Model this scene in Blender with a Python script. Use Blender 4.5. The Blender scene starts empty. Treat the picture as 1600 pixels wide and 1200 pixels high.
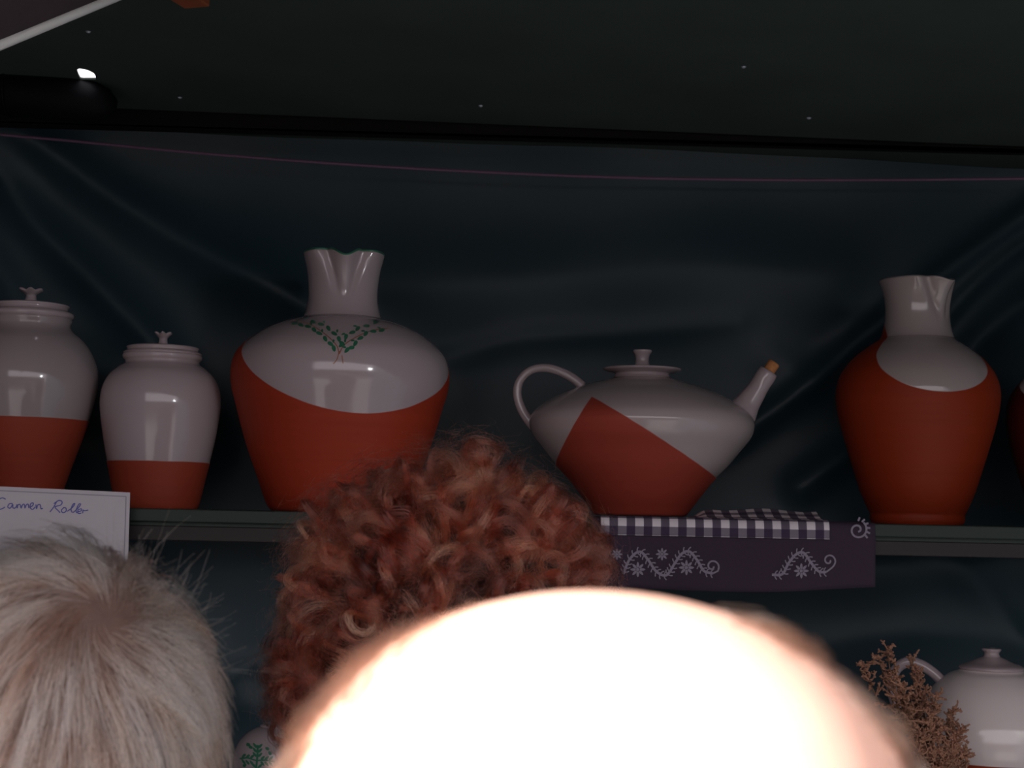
import bpy, bmesh, math, random
import numpy as np
from mathutils import Vector, Matrix, Euler
random.seed(7)
rng = np.random.default_rng(11)
sc = bpy.context.scene
COL = sc.collection
PI = math.pi

# ------------------------------------------------------------------ camera
F = 2537.0
CAM = Vector((0, 0, 1.62))
TILT = math.atan(200 / F)
ROLL = math.radians(1.2)
RM = Matrix.Rotation(PI / 2 + TILT, 3, 'X') @ Matrix.Rotation(ROLL, 3, 'Z')
cd = bpy.data.cameras.new('camera')
cam = bpy.data.objects.new('camera', cd)
COL.objects.link(cam)
cam.matrix_world = Matrix.Translation(CAM) @ RM.to_4x4()
cd.sensor_width = 36
cd.lens = F / 1600 * 36
cd.clip_start = 0.02
cd.dof.use_dof = True
cd.dof.focus_distance = 1.75
cd.dof.aperture_fstop = 15
sc.camera = cam

# ------------------------------------------------------------------ light
w = bpy.data.worlds.new('sky')
sc.world = w
w.use_nodes = True
bg = w.node_tree.nodes['Background']
bg.inputs['Color'].default_value = (1.0, 0.93, 0.97, 1)
bg.inputs['Strength'].default_value = 1.6
sd = bpy.data.lights.new('sun', 'SUN')
sd.energy = 19.0
sd.color = (1.0, 0.97, 0.93)
sd.angle = math.radians(0.6)
sun = bpy.data.objects.new('sun', sd)
COL.objects.link(sun)
SUN_DIR = Vector((1.05, 1.0, -0.53)).normalized()      # direction the light travels
sun.rotation_euler = SUN_DIR.to_track_quat('-Z', 'Y').to_euler()
# point light added out of view to put small glints on the glaze
pl = bpy.data.lights.new('glaze_glint_light', 'POINT')
pl.energy = 110
pl.shadow_soft_size = 0.22
pl.color = (0.93, 0.96, 1.0)
po = bpy.data.objects.new('glaze_glint_light', pl)
po.location = (4.6, -4.4, 2.35)
COL.objects.link(po)
sc.view_settings.view_transform = 'Standard'
sc.view_settings.look = 'None'
sc.view_settings.gamma = 1.0
sc.view_settings.use_curve_mapping = False
sc.view_settings.exposure = 0.32


# ------------------------------------------------------------------ helpers
def unproj(px, py, Y):
    d = RM @ Vector(((px - 800) / F, -(py - 600) / F, -1))
    return CAM + d * (Y / d.y)


def project(p):
    q = RM.transposed() @ (Vector(p) - CAM)
    return 800 + F * q.x / -q.z, 600 - F * q.y / -q.z


def tag(o, label=None, cat=None, group=None, kind=None):
    if label: o['label'] = label
    if cat: o['category'] = cat
    if group: o['group'] = group
    if kind: o['kind'] = kind
    return o


def empty(name, loc=(0, 0, 0)):
    o = bpy.data.objects.new(name, None)
    o.location = loc
    o.empty_display_size = 0.05
    COL.objects.link(o)
    return o


def mesh_obj(name, verts, faces, mat, parent=None, loc=None, smooth=True):
    me = bpy.data.meshes.new(name)
    me.from_pydata([tuple(v) for v in verts], [], faces)
    if smooth:
        me.polygons.foreach_set('use_smooth', [True] * len(me.polygons))
    me.update()
    if mat: me.materials.append(mat)
    o = bpy.data.objects.new(name, me)
    if parent: o.parent = parent
    if loc: o.location = loc
    COL.objects.link(o)
    return o


def bm_obj(name, bm, mat, parent=None, loc=None, smooth=False):
    bmesh.ops.recalc_face_normals(bm, faces=bm.faces[:])
    me = bpy.data.meshes.new(name)
    bm.to_mesh(me)
    bm.free()
    if smooth:
        me.polygons.foreach_set('use_smooth', [True] * len(me.polygons))
    me.materials.append(mat)
    o = bpy.data.objects.new(name, me)
    if parent: o.parent = parent
    if loc: o.location = loc
    COL.objects.link(o)
    return o


def box_bm(x0, x1, y0, y1, z0, z1, bev=0.002):
    bm = bmesh.new()
    bmesh.ops.create_cube(bm, size=1)
    for v in bm.verts:
        v.co = Vector((x0 + (v.co.x + .5) * (x1 - x0), y0 + (v.co.y + .5) * (y1 - y0), z0 + (v.co.z + .5) * (z1 - z0)))
    if bev:
        bmesh.ops.bevel(bm, geom=bm.edges[:], offset=bev, segments=2, affect='EDGES', profile=0.5)
    return bm


def catmull(pts, n):
    """resample a list of tuples with n steps per segment"""
    P = [np.array(p, float) for p in pts]
    P = [2 * P[0] - P[1]] + P + [2 * P[-1] - P[-2]]
    out = []
    for i in range(1, len(P) - 2):
        for k in range(n):
            t = k / n
            a, b, c, d = P[i - 1], P[i], P[i + 1], P[i + 2]
            out.append(.5 * (2 * b + (c - a) * t + (2 * a - 5 * b + 4 * c - d) * t * t + (3 * b - a - 3 * c + d) * t ** 3))
    out.append(P[-2])
    return out


def tube(path, radii, seg=12, caps=True):
    """verts, faces of a tube along path"""
    V, Fc = [], []
    n = len(path)
    path = [Vector(p) for p in path]
    if not hasattr(radii, '__len__'): radii = [radii] * n
    up = Vector((0.12, 0.3, 0.95)).normalized()
    prev = None
    for i, p in enumerate(path):
        t = (path[min(i + 1, n - 1)] - path[max(i - 1, 0)])
        if t.length < 1e-9: t = Vector((0, 0, 1))
        t.normalize()
        if prev is None:
            a = t.cross(up)
            if a.length < 1e-3: a = t.cross(Vector((1, 0, 0)))
        else:
            a = prev - t * prev.dot(t)
        a.normalize()
        prev = a
        b = t.cross(a)
        for k in range(seg):
            th = 2 * PI * k / seg
            V.append(p + (a * math.cos(th) + b * math.sin(th)) * radii[i])
    for i in range(n - 1):
        for k in range(seg):
            k2 = (k + 1) % seg
            Fc.append((i * seg + k, i * seg + k2, (i + 1) * seg + k2, (i + 1) * seg + k))
    if caps:
        Fc.append(tuple(range(seg))[::-1])
        Fc.append(tuple((n - 1) * seg + k for k in range(seg)))
    return V, Fc


def join(parts):
    V, Fc = [], []
    for v, f in parts:
        o = len(V)
        V += list(v)
        Fc += [tuple(i + o for i in q) for q in f]
    return V, Fc


def lathe(prof, seg=96, mod=None, cap0=True, cap1=True):
    """prof: list of (r, z), mod(theta, r, z) -> (r, z); theta 0 faces the camera (-y), + goes to the right"""
    V, Fc = [], []
    for (r, z) in prof:
        for k in range(seg):
            th = 2 * PI * k / seg
            rr, zz = (mod(th if th <= PI else th - 2 * PI, r, z) if mod else (r, z))
            V.append((rr * math.sin(th), -rr * math.cos(th), zz))
    n = len(prof)
    for i in range(n - 1):
        for k in range(seg):
            k2 = (k + 1) % seg
            Fc.append((i * seg + k, i * seg + k2, (i + 1) * seg + k2, (i + 1) * seg + k))
    if cap0: Fc.append(tuple(range(seg))[::-1])
    if cap1: Fc.append(tuple((n - 1) * seg + k for k in range(seg)))
    return V, Fc


# ------------------------------------------------------------------ materials
class NT:
    def __init__(s, name):
        s.m = bpy.data.materials.new(name)
        s.m.use_nodes = True
        s.t = s.m.node_tree
        s.b = s.t.nodes['Principled BSDF']
        s.out = s.t.nodes['Material Output']

    def n(s, typ, **kw):
        nd = s.t.nodes.new(typ)
        for k, v in kw.items(): setattr(nd, k, v)
        return nd

    def l(s, a, b): s.t.links.new(a, b)

    def math(s, op, a, b=None, c=None, clamp=False):
        nd = s.n('ShaderNodeMath', operation=op, use_clamp=clamp)
        for i, x in enumerate((a, b, c)):
            if x is None: continue
            if isinstance(x, (int, float)): nd.inputs[i].default_value = x
            else: s.l(x, nd.inputs[i])
        return nd.outputs[0]

    def mix(s, f, a, b):
        nd = s.n('ShaderNodeMix', data_type='RGBA')
        for i, x in ((0, f), (6, a), (7, b)):
            if isinstance(x, (int, float)): nd.inputs[i].default_value = x
            elif isinstance(x, tuple): nd.inputs[i].default_value = (*x[:3], 1)
            else: s.l(x, nd.inputs[i])
        return nd.outputs[2]

    def noise(s, scale, detail=3, coord='Object', stretch=None, rough=.5):
        tc = s.n('ShaderNodeTexCoord')
        nz = s.n('ShaderNodeTexNoise')
        nz.inputs['Scale'].default_value = scale
        nz.inputs['Detail'].default_value = detail
        nz.inputs['Roughness'].default_value = rough
        src = tc.outputs[coord]
        if stretch:
            mp = s.n('ShaderNodeMapping')
            mp.inputs['Scale'].default_value = stretch
            s.l(src, mp.inputs['Vector'])
            src = mp.outputs[0]
        s.l(src, nz.inputs['Vector'])
        return nz.outputs[0]

    def bump(s, h, strength=.2, dist=.002):
        b = s.n('ShaderNodeBump')
        b.inputs['Strength'].default_value = strength
        b.inputs['Distance'].default_value = dist
        s.l(h, b.inputs['Height'])
        s.l(b.outputs[0], s.b.inputs['Normal'])


def simple_mat(name, c, rough=.6, var=.12, scale=30, bump=.1, metal=0, spec=.5, stretch=None, dist=.002):
    t = NT(name)
    nz = t.noise(scale, 4, stretch=stretch)
    dark = tuple(x * (1 - var) for x in c)
    lite = tuple(min(1, x * (1 + var)) for x in c)
    t.l(t.mix(nz, dark, lite), t.b.inputs['Base Color'])
    t.b.inputs['Roughness'].default_value = rough
    t.b.inputs['Metallic'].default_value = metal
    t.b.inputs['Specular IOR Level'].default_value = spec
    if bump: t.bump(nz, bump, dist)
    return t.m


GLAZE = (0.42, 0.33, 0.345)
TERRA = (0.30, 0.045, 0.016)


def pottery(name, planes, glaze=GLAZE, terra=TERRA, terra_rough=.55):
    """planes: list of (a, b, c, d); clay where a*x + b*y + c*z + d < 0 for ALL planes, glaze elsewhere"""
    t = NT(name)
    tc = t.n('ShaderNodeTexCoord')
    sp = t.n('ShaderNodeSeparateXYZ')
    t.l(tc.outputs['Object'], sp.inputs[0])
    nz = t.noise(25, 2)
    wob = t.math('MULTIPLY', t.math('SUBTRACT', nz, .5), .0016)
    acc = None
    for a, b, c, d in planes:
        e = t.math('ADD', t.math('MULTIPLY', sp.outputs[0], a), d)
        e = t.math('ADD', t.math('MULTIPLY', sp.outputs[1], b), e)
        e = t.math('ADD', t.math('MULTIPLY', sp.outputs[2], c), e)
        e = t.math('ADD', e, wob)
        acc = e if acc is None else t.math('MAXIMUM', acc, e)
    m = t.math('MULTIPLY_ADD', acc, 900.0, .5, clamp=True)      # 1 = glazed
    rings = t.noise(60, 3, stretch=(.05, .05, 1.6))
    tcol = t.mix(rings, tuple(x * .86 for x in terra), tuple(x * 1.12 for x in terra))
    gn = t.noise(9, 3)
    gcol = t.mix(gn, tuple(x * .95 for x in glaze), tuple(min(1, x * 1.04) for x in glaze))
    t.l(t.mix(m, tcol, gcol), t.b.inputs['Base Color'])
    t.l(t.math('MULTIPLY_ADD', m, .10 - terra_rough, terra_rough), t.b.inputs['Roughness'])
    t.l(t.math('MULTIPLY_ADD', m, .38, .22), t.b.inputs['Specular IOR Level'])
    h = t.math('ADD', t.math('MULTIPLY', m, .6), t.math('MULTIPLY', rings, .25))
    t.bump(h, .25, .0008)
    return t.m


M_glaze = pottery('milk_white_glaze', [(0, 0, 0, 1)])
M_clay = pottery('bare_terracotta', [(0, 0, 0, -1)])
M_green_paint = simple_mat('green_glaze_paint', (.035, .16, .095), .3, .3, 80, 0)
M_brown_paint = simple_mat('brown_glaze_paint', (.30, .11, .06), .3, .2, 80, 0)
M_cork = simple_mat('cork', (.50, .20, .07), .85, .35, 300, .4)
M_shelf = simple_mat('dark_green_painted_wood', (.011, .022, .016), .6, .25, 14, .25, stretch=(.3, 3, 3))
M_batten = simple_mat('dark_brown_wood', (.012, .0065, .0065), .6, .4, 20, .3, stretch=(.3, 4, 4))
M_beam = simple_mat('blackened_beam_wood', (.0075, .0055, .005), .8, .4, 20, .3, stretch=(.3, 4, 4), spec=.15)
M_roof = simple_mat('dark_green_roof_panel', (.056, .074, .064), .75, .25, 6, .1, spec=.1)
M_black = simple_mat('black_plastic_sheet', (.004, .0045, .006), .6, .3, 20, .3, spec=.1)
M_screw = simple_mat('pale_screw_head', (.55, .58, .66), .35, .1, 200, 0, metal=.3)
M_wood = simple_mat('orange_brown_wood', (.30, .075, .03), .6, .3, 30, .2, stretch=(3, .3, 3))
M_string = simple_mat('purple_cord', (.20, .10, .17), .7, .2, 400, .3, stretch=(1, 1, 1))
M_card = simple_mat('white_card', (.55, .50, .54), .6, .03, 60, .05)
M_card_edge = simple_mat('bevelled_card_edge', (.30, .28, .33), .6, .03, 60, 0)
M_ink = simple_mat('blue_ink', (.10, .10, .36), .5, .25, 200, 0)
M_pole = simple_mat('brushed_pale_metal', (.80, .77, .75), .35, .08, 60, .1, metal=0)
M_awning = simple_mat('brown_awning_canvas', (.05, .032, .036), .85, .2, 120, .2)
M_ground = simple_mat('pale_paving', (.17, .155, .15), .9, .3, 3, .2)
M_plant = simple_mat('dried_flower_brown', (.33, .16, .10), .8, .6, 180, .3)
M_stem = simple_mat('dried_stem', (.16, .08, .045), .8, .3, 80, .2)
M_shirt = [simple_mat('%s_fabric' % n, c, .9, .15, 200, .3) for n, c in
           (('light_blue_shirt', (.32, .40, .52)), ('dark_jacket', (.06, .07, .10)), ('moss_blouse', (.12, .14, .08)))]
M_trouser = simple_mat('dark_trouser_cloth', (.05, .05, .065), .9, .15, 200, .3)
M_shoe = simple_mat('brown_shoe_leather', (.07, .035, .02), .4, .2, 60, .2)
M_eye = simple_mat('eye_white', (.75, .73, .70), .15, .03, 60, 0)
M_iris = simple_mat('iris', (.08, .06, .04), .2, .2, 60, 0)


def tarp_mat():
    t = NT('dark_teal_tarpaulin')
    nz = t.noise(2.2, 4)
    t.l(t.mix(nz, (.017, .038, .050), (.026, .048, .061)), t.b.inputs['Base Color'])
    t.b.inputs['Roughness'].default_value = .46
    t.b.inputs['Specular IOR Level'].default_value = .30
    wv = t.noise(14, 5, stretch=(1, 1, .7))
    t.bump(wv, .22, .008)
    return t.m


def skin_mat():
    t = NT('skin')
    nz = t.noise(45, 4)
    t.l(t.mix(nz, (.60, .34, .26), (.72, .44, .34)), t.b.inputs['Base Color'])
    t.b.inputs['Roughness'].default_value = .5
    t.b.inputs['Subsurface Weight'].default_value = .12
    t.b.inputs['Subsurface Radius'].default_value = (.01, .004, .002)
    t.b.inputs['Subsurface Scale'].default_value = .6
    t.bump(nz, .08, .001)
    return t.m


def hair_mat(name, stops, rough=.4, coat=0.0):
    """fibre material: colour differs from strand to strand"""
    t = NT(name)
    hi = t.n('ShaderNodeHairInfo')
    cr = t.n('ShaderNodeValToRGB')
    e = cr.color_ramp.elements
    e[0].position, e[0].color = stops[0][0], (*stops[0][1], 1)
    e[1].position, e[1].color = stops[-1][0], (*stops[-1][1], 1)
    for p, c in stops[1:-1]:
        x = e.new(p)
        x.color = (*c, 1)
    at = t.n('ShaderNodeAttribute', attribute_name='tint')
    mixf = t.math('ADD', t.math('MULTIPLY', at.outputs['Fac'], .8), t.math('MULTIPLY', hi.outputs['Random'], .26))
    rootd = t.math('MULTIPLY_ADD', hi.outputs['Intercept'], .30, -.16)
    t.l(t.math('ADD', mixf, rootd, clamp=True), cr.inputs[0])
    h = t.n('ShaderNodeBsdfHairPrincipled')
    h.parametrization = 'COLOR'
    t.l(cr.outputs[0], h.inputs['Color'])
    h.inputs['Roughness'].default_value = rough
    h.inputs['Radial Roughness'].default_value = .5
    t.l(h.outputs[0], t.out.inputs['Surface'])
    return t.m


M_tarp = tarp_mat()
M_skin = skin_mat()
M_scalp_grey = simple_mat('grey_hair_undercoat', (.09, .05, .04), .9, .4, 90, .4)
M_scalp_red = simple_mat('auburn_hair_undercoat', (.025, .007, .005), .9, .5, 90, .4)
M_hair_grey = hair_mat('greying_fair_hair', [(0, (.07, .03, .02)), (.32, (.27, .13, .085)), (.60, (.80, .55, .44)), (1, (.99, .85, .77))], .30)
M_hair_red = hair_mat('auburn_hair', [(0, (.022, .005, .004)), (.45, (.16, .028, .017)), (.8, (.42, .10, .052)), (1, (.68, .25, .125))], .25)
M_hair_fair = hair_mat('thin_fair_hair', [(0, (.015, .008, .006)), (1, (.11, .065, .045))], .4)


# ------------------------------------------------------------------ setting
mesh_obj('floor', [(-14, -14, 0), (14, -14, 0), (14, 6, 0), (-14, 6, 0)], [(0, 1, 2, 3)], M_ground, smooth=False)['kind'] = 'structure'

# roof panel with a small gap that lets the sky through
ZC = unproj(800, 196, 2.34).z
hole_px = [(120, 109), (124, 107), (137, 109.5), (146, 114), (149, 118), (150, 124), (126, 124), (122, 116)]


SLOPE = -.0215                                      # the roof drops a little to the right


def on_plane_z(px, py, z):
    d = RM @ Vector(((px - 800) / F, -(py - 600) / F, -1))
    return CAM + d * ((z - CAM.z) / (d.z - SLOPE * d.x))


hole = [on_plane_z(px, py, ZC) for px, py in hole_px]
cx = sum(h.x for h in hole) / len(hole)
cy = sum(h.y for h in hole) / len(hole)
X0, X1, Y0, Y1, TH = -1.29, 1.35, 0.50, 2.62, .0025
bm = bmesh.new()
ring = []
corner = [(X0, Y0), (X1, Y0), (X1, Y1), (X0, Y1)]
inner = sorted([(math.atan2(h.y - cy, h.x - cx), h.x, h.y) for h in hole])
sq = .09
outer = []
for a, x, y in inner:
    c, s = math.cos(a), math.sin(a)
    k = sq / max(abs(c), abs(s))
    outer.append((cx + c * k, cy + s * k))
for z in (ZC, ZC + TH):
    vi = [bm.verts.new((x, y, z)) for a, x, y in inner]
    vo = [bm.verts.new((x, y, z)) for x, y in outer]
    ring.append((vi, vo))
    n = len(vi)
    for k in range(n): bm.faces.new((vi[k], vi[(k + 1) % n], vo[(k + 1) % n], vo[k]))
    # fan from the surrounding ring out to the panel's corners
    cv = [bm.verts.new((x, y, z)) for x, y in corner]
    ang = [math.atan2(y - cy, x - cx) for x, y in corner]
    edges = [bm.edges.get((vo[k], vo[(k + 1) % n])) for k in range(n)]
    edges += [bm.edges.new((cv[k], cv[(k + 1) % 4])) for k in range(4)]
    bmesh.ops.triangle_fill(bm, use_beauty=True, use_dissolve=False, edges=edges)
vi0, vi1 = ring[0][0], ring[1][0]
for k in range(len(vi0)):
    bm.faces.new((vi0[k], vi0[(k + 1) % len(vi0)], vi1[(k + 1) % len(vi0)], vi1[k]))
for v in bm.verts: v.co.z += SLOPE * v.co.x
roof = bm_obj('ceiling', bm, M_roof)
roof['kind'] = 'structure'
for sx, sy in ((138, 49), (281, 152), (751, 165), (1264, 184), (1162, 104)):
    p = on_plane_z(sx, sy, ZC)
    V, Fc = lathe([(.0005, -.0022), (.0022, -.0016), (.0034, 0)], 14)
    mesh_obj('screw', V, Fc, M_screw, roof, (p.x, p.y, p.z))

# wall added behind the camera, unseen, to block low sky and dim reflections
bm_obj('wall_front', box_bm(-9, 9, -8.6, -8.0, 0, 1.9, .02), simple_mat('weathered_dark_boards', (.10, .08, .07), .8, .4, 4, .3, stretch=(4, 4, .3)))['kind'] = 'structure'

# dark beam under the back of the roof
a = unproj(0, 188, 2.32)
zb0 = unproj(0, 193, 2.335).z
zb1 = unproj(1600, 236, 2.335).z
bm = box_bm(X0, X1, 2.335, 2.365, 0, 1, 0)
for v in bm.verts:
    t = (v.co.x - X0) / (X1 - X0)
    fx = (v.co.x - (-.73)) / 1.46
    v.co.z = (ZC + SLOPE * v.co.x if v.co.z > .5 else zb0 + (zb1 - zb0) * fx)
bmesh.ops.bevel(bm, geom=bm.edges[:], offset=.003, segments=2, affect='EDGES')
bm_obj('trim_1', bm, M_beam)['kind'] = 'structure'

# side cloths added outside the picture to keep out light; left raised against sun
for nm, x in (('wall_left', -1.30), ('wall_right', 1.30)):
    V, Fc = [], []
    ya = -.46 if x < 0 else .3
    for i in range(31):
        for k in (0, 1):
            V.append((x + .02 * math.sin(i * 1.3), ya + i * (2.55 - ya) / 30, .05 + k * (ZC + SLOPE * x - .040 + (.60 if x < 0 else 0))))
    for i in range(30): Fc.append((2 * i, 2 * i + 2, 2 * i + 3, 2 * i + 1))
    mesh_obj(nm, V, Fc, M_tarp)['kind'] = 'structure'

# ---- the tarpaulin behind the shelves: folds drawn as ridges
TY = 2.50
ridges = [   # polyline in picture directions, half width, height (m)
    ([(-40, 180), (60, 228), (170, 305), (300, 385), (460, 470), (640, 600)], 36, .036),
    ([(-60, 210), (0, 262), (60, 350), (150, 440), (260, 560), (330, 700)], 32, .030),
    ([(-60, 350), (10, 430), (60, 540), (120, 700)], 26, .012),
    ([(-200, 190), (200, 200), (700, 212), (1000, 222), (1300, 228), (1800, 236)], 62, .030),
        ([(1680, 285), (1600, 336), (1490, 415), (1380, 500), (1250, 610), (1120, 700)], 20, .024),
    ([(1680, 340), (1600, 382), (1510, 455), (1420, 560)], 15, .018),
    ([(1680, 430), (1560, 500), (1440, 620), (1250, 760)], 28, .022),
    ([(420, 440), (620, 450), (850, 440), (1100, 425), (1280, 440)], 85, .026),
    ([(700, 560), (820, 530), (980, 520), (1150, 505)], 20, .007),
    ([(350, 1060), (420, 1030), (700, 960)], 12, .006),
    ([(1000, 900), (1250, 890), (1650, 870)], 60, .022),
    ([(1250, 1010), (1450, 985), (1650, 1010)], 34, .008),
    ([(150, 850), (270, 930), (380, 1100)], 30, .010),
    ([(1380, 780), (1560, 960), (1640, 1100)], 30, .008),
    ([(1200, 560), (1330, 620), (1500, 600), (1640, 560)], 34, .008),
]
NX, NZ = 280, 240
xs = np.linspace(-1.325, 1.325, NX)
zs = np.linspace(0, 1, NZ)
GX, GZ = np.meshgrid(xs, zs)
GZ = .12 + GZ * (ZC + SLOPE * GX + .001 - .12)
PX = np.zeros_like(GX)
PY = np.zeros_like(GX)
RMn = np.array(RM)
rel = np.stack([GX, np.full_like(GX, TY), GZ - CAM.z], -1) @ RMn
PX = 800 + F * rel[..., 0] / -rel[..., 2]
PY = 600 - F * rel[..., 1] / -rel[..., 2]
disp = np.zeros_like(GX)
for pts, hw, amp in ridges:
    best = np.full_like(GX, 1e9)
    cp = catmull([(x, y, 0) for x, y in pts], 6)
    sgn = np.zeros_like(GX)
    for a, b in zip(cp[:-1], cp[1:]):
        ax, ay, bx, by = a[0], a[1], b[0], b[1]
        L2 = (bx - ax) ** 2 + (by - ay) ** 2 + 1e-9
        t = np.clip(((PX - ax) * (bx - ax) + (PY - ay) * (by - ay)) / L2, 0, 1)
        best = np.minimum(best, np.hypot(PX - (ax + t * (bx - ax)), PY - (ay + t * (by - ay))))
    disp += amp * np.exp(-(best / hw) ** 1.6)
disp += .010 * np.sin(GX * 5.1 + 1.2 * np.sin(GZ * 3)) + .006 * np.sin(GZ * 9 + 2 * GX) + .003 * np.sin(GX * 17 + GZ * 11)
disp = np.clip(disp, -.03, .060)
GYs = TY - disp
V = np.stack([GX, GYs, GZ], -1).reshape(-1, 3)
Fc = []
for j in range(NZ - 1):
    for i in range(NX - 1):
        k = j * NX + i
        Fc.append((k, k + 1, k + NX + 1, k + NX))
tp = mesh_obj('wall_back', V, Fc, M_tarp)
tp['kind'] = 'structure'
tp['label'] = 'dark teal tarpaulin hanging in folds behind the shelves'

# ---- purple cord strung in front of the tarpaulin
cpx = [(-90, 200), (0, 210), (120, 221), (320, 240), (560, 258), (800, 271), (1000, 278), (1200, 281), (1400, 281), (1600, 279), (1700, 277)]
path = [unproj(x, y, 2.40) for x, y, _ in catmull([(x, y, 0) for x, y in cpx], 8)]
path = [Vector((-1.27, 2.40, path[0].z + .01))] + path + [Vector((1.27, 2.40, path[-1].z + .01))]
V, Fc = tube(path, .0021, 8)
tag(mesh_obj('cord', V, Fc, M_string), 'thin purple cord strung across the dark tarpaulin below the roof beam', 'cord')

# ---- black roll of sheeting tucked under the roof, upper left
t = empty('rolled_sheet', unproj(80, 200, 2.22))
zt = unproj(130, 117, 2.2).z
r = .034
zc_ = zt - r
xe = unproj(180, 150, 2.2).x
path = [Vector((-1.0, 2.2, zc_ + .002)), Vector((xe - .10, 2.2, zc_)), Vector((xe - .06, 2.2, zc_ - .001)), Vector((xe - .035, 2.2, zc_ - .003)), Vector((xe - .014, 2.2, zc_ - .006)), Vector((xe - .004, 2.2, zc_ - .009)), Vector((xe, 2.2, zc_ - .012))]
xh = unproj(120, 120, 2.2).x
path = [Vector((p.x, p.y, p.z + .09 * (xh - p.x))) - t.location for p in path]
V, Fc = tube(path, [r, r, r * .97, r * .9, r * .72, r * .45, r * .1], 28)
mesh_obj('rolled_plastic', V, Fc, M_black, t)
for xx in (-.86, -.70):
    pts = [Vector((xx, 2.2 + (r + .002) * math.cos(q), zc_ + .09 * (xh - xx) + (r + .002) * math.sin(q))) - t.location for q in np.linspace(0, 2 * PI, 25)]
    V, Fc = tube(pts, .0018, 6, caps=False)
    mesh_obj('tie', V, Fc, M_black, t)
# two hooks that hold it up
for xx in (-.80, -.66):
    V, Fc = tube([Vector((xx, 2.2, zc_ + r)) - t.location, Vector((xx, 2.2, ZC + SLOPE * xx + .002)) - t.location], .002, 8)
    mesh_obj('hook', V, Fc, M_black, t)
tag(t, 'black rolled plastic sheet with a rounded end tucked under the roof at upper left', 'tarp')

# ---- orange brown wooden block under the roof, top edge
p = on_plane_z(274, -34, ZC)
bm = box_bm(-.016, .016, -.05, .05, -.018, .001, .002)
o = bm_obj('wooden_block', bm, M_wood, None, (p.x, p.y, p.z))
o.rotation_euler = (0, 0, math.radians(-18))
tag(o, 'small orange brown wooden block fixed under the dark roof panel', 'block')

# ---- awning flap with a pale metal rod, top left corner
t = empty('awning_flap', unproj(60, 20, 1.5))
p0, p1 = unproj(-260, 178, 1.30), unproj(320, -62, 1.75)
u = (p1 - p0).normalized()
N = 40
rod = [p0 + (p1 - p0) * (i / N) for i in range(N + 1)]
V, Fc = tube([q - t.location for q in rod], .0048, 14)
mesh_obj('hem_rod', V, Fc, M_pole, t)
V, Fc = [], []
upv = Vector((-.25, -.35, .62)).normalized()
for i in range(N + 1):
    for k in range(9):
        s_ = k / 8
        q = rod[i] + upv * (s_ * .20) + Vector((0, -.012 * math.sin(s_ * PI), 0)) + Vector((0, 0, .003 * math.sin(i * .8)))
        V.append(q - t.location)
for i in range(N):
    for k in range(8):
        a = i * 9 + k
        Fc.append((a, a + 1, a + 10, a + 9))
o = mesh_obj('canvas', V, Fc, M_awning, t)
md = o.modifiers.new('s', 'SOLIDIFY')
md.thickness = .0015
tag(t, 'dark awning flap with a shining pale metal rod along its lower edge', 'awning')

# ---- upper shelf
YF = 2.10
ZS = unproj(800, 806.5, YF).z                       # top of the shelf
px_m = YF / F


def shelf(name, zs, y0, y1, edge, label, x0=-1.24, x1=1.24):
    t = empty(name, (0, y0, zs))
    bm_obj('board', box_bm(x0, x1, .012, y1 - y0, -.022, 0, .001), M_shelf, t)
    bm_obj('front_edge', box_bm(x0, x1, 0, .012, -edge, 0, .0015), M_shelf, t)
    bm_obj('batten', box_bm(x0, x1, .014, .05, -edge - .024, -.022, .001), M_batten, t)
    for xx in (-1.2, 1.2):
        bm_obj('bracket', box_bm(xx - .015, xx + .015, .06, y1 - y0, -.13, -.022, .002), M_batten, t)
    tag(t, label, 'shelf')
    return t


shelf('display_shelf', ZS, YF, 2.44, 20 * px_m, 'long upper wooden shelf with dark green front edge under the large pots')
ZL = ZS - .385
shelf('display_shelf.001', ZL, 1.92, 2.44, .02, 'lower shelf below the frame carrying the lidded teapot and dried flowers')

# ------------------------------------------------------------------ pottery


class Pot:
    """turned pot standing on a shelf; shapes are given in picture pixels about an axis and turned into metres"""

    def __init__(s, name, axis_px, Y, zshelf, label, cat='pot', group=None):
        # find the base point: column axis_px, on the shelf top
        lo, hi = 0, 1600
        for _ in range(40):
            mid = (lo + hi) / 2
            if unproj(axis_px, mid, Y).z > zshelf: lo = mid
            else: hi = mid
        s.yb = lo
        p = unproj(axis_px, s.yb, Y)
        s.k = (p - CAM).length / F * (1 / 1.0)
        s.ax = axis_px
        s.o = empty(name, (p.x, p.y, zshelf))
        # turn the pot so that local -y faces the camera
        s.o.rotation_euler.z = -math.atan2(p.x, p.y)
        tag(s.o, label, cat, group)

    def prof(s, pts, n=6):
        return [(max(r, .0) * s.k, (s.yb - y) * s.k) for r, y, _ in catmull([(r, y, 0) for r, y in pts], n)]

    def put(s, name, VF, mat, parent=None, smooth=True):
        return mesh_obj(name, VF[0], VF[1], mat, parent or s.o, None, smooth)

    def loc(s, px, py, d=0):
        return Vector(((px - s.ax) * s.k, d * s.k, (s.yb - py) * s.k))

    def plane(s, a, b, c):
        """clay where z < a + b x + c y ; a as picture row, x and y about the axis (px)"""
        z0 = (s.yb - a) * s.k
        return (-b, -c, 1.0, -z0)


def wall_prof(outer, th):
    """closed vessel: outer wall from foot to rim, back down inside"""
    inner = [(max(r - th, .001), z) for r, z in outer[::-1] if z > outer[0][1] + th * 1.5]
    top = outer[-1]
    rim = [(top[0] - th * .3, top[1] + th * .35), (top[0] - th * .7, top[1] + th * .3)]
    return outer + rim + inner


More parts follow.
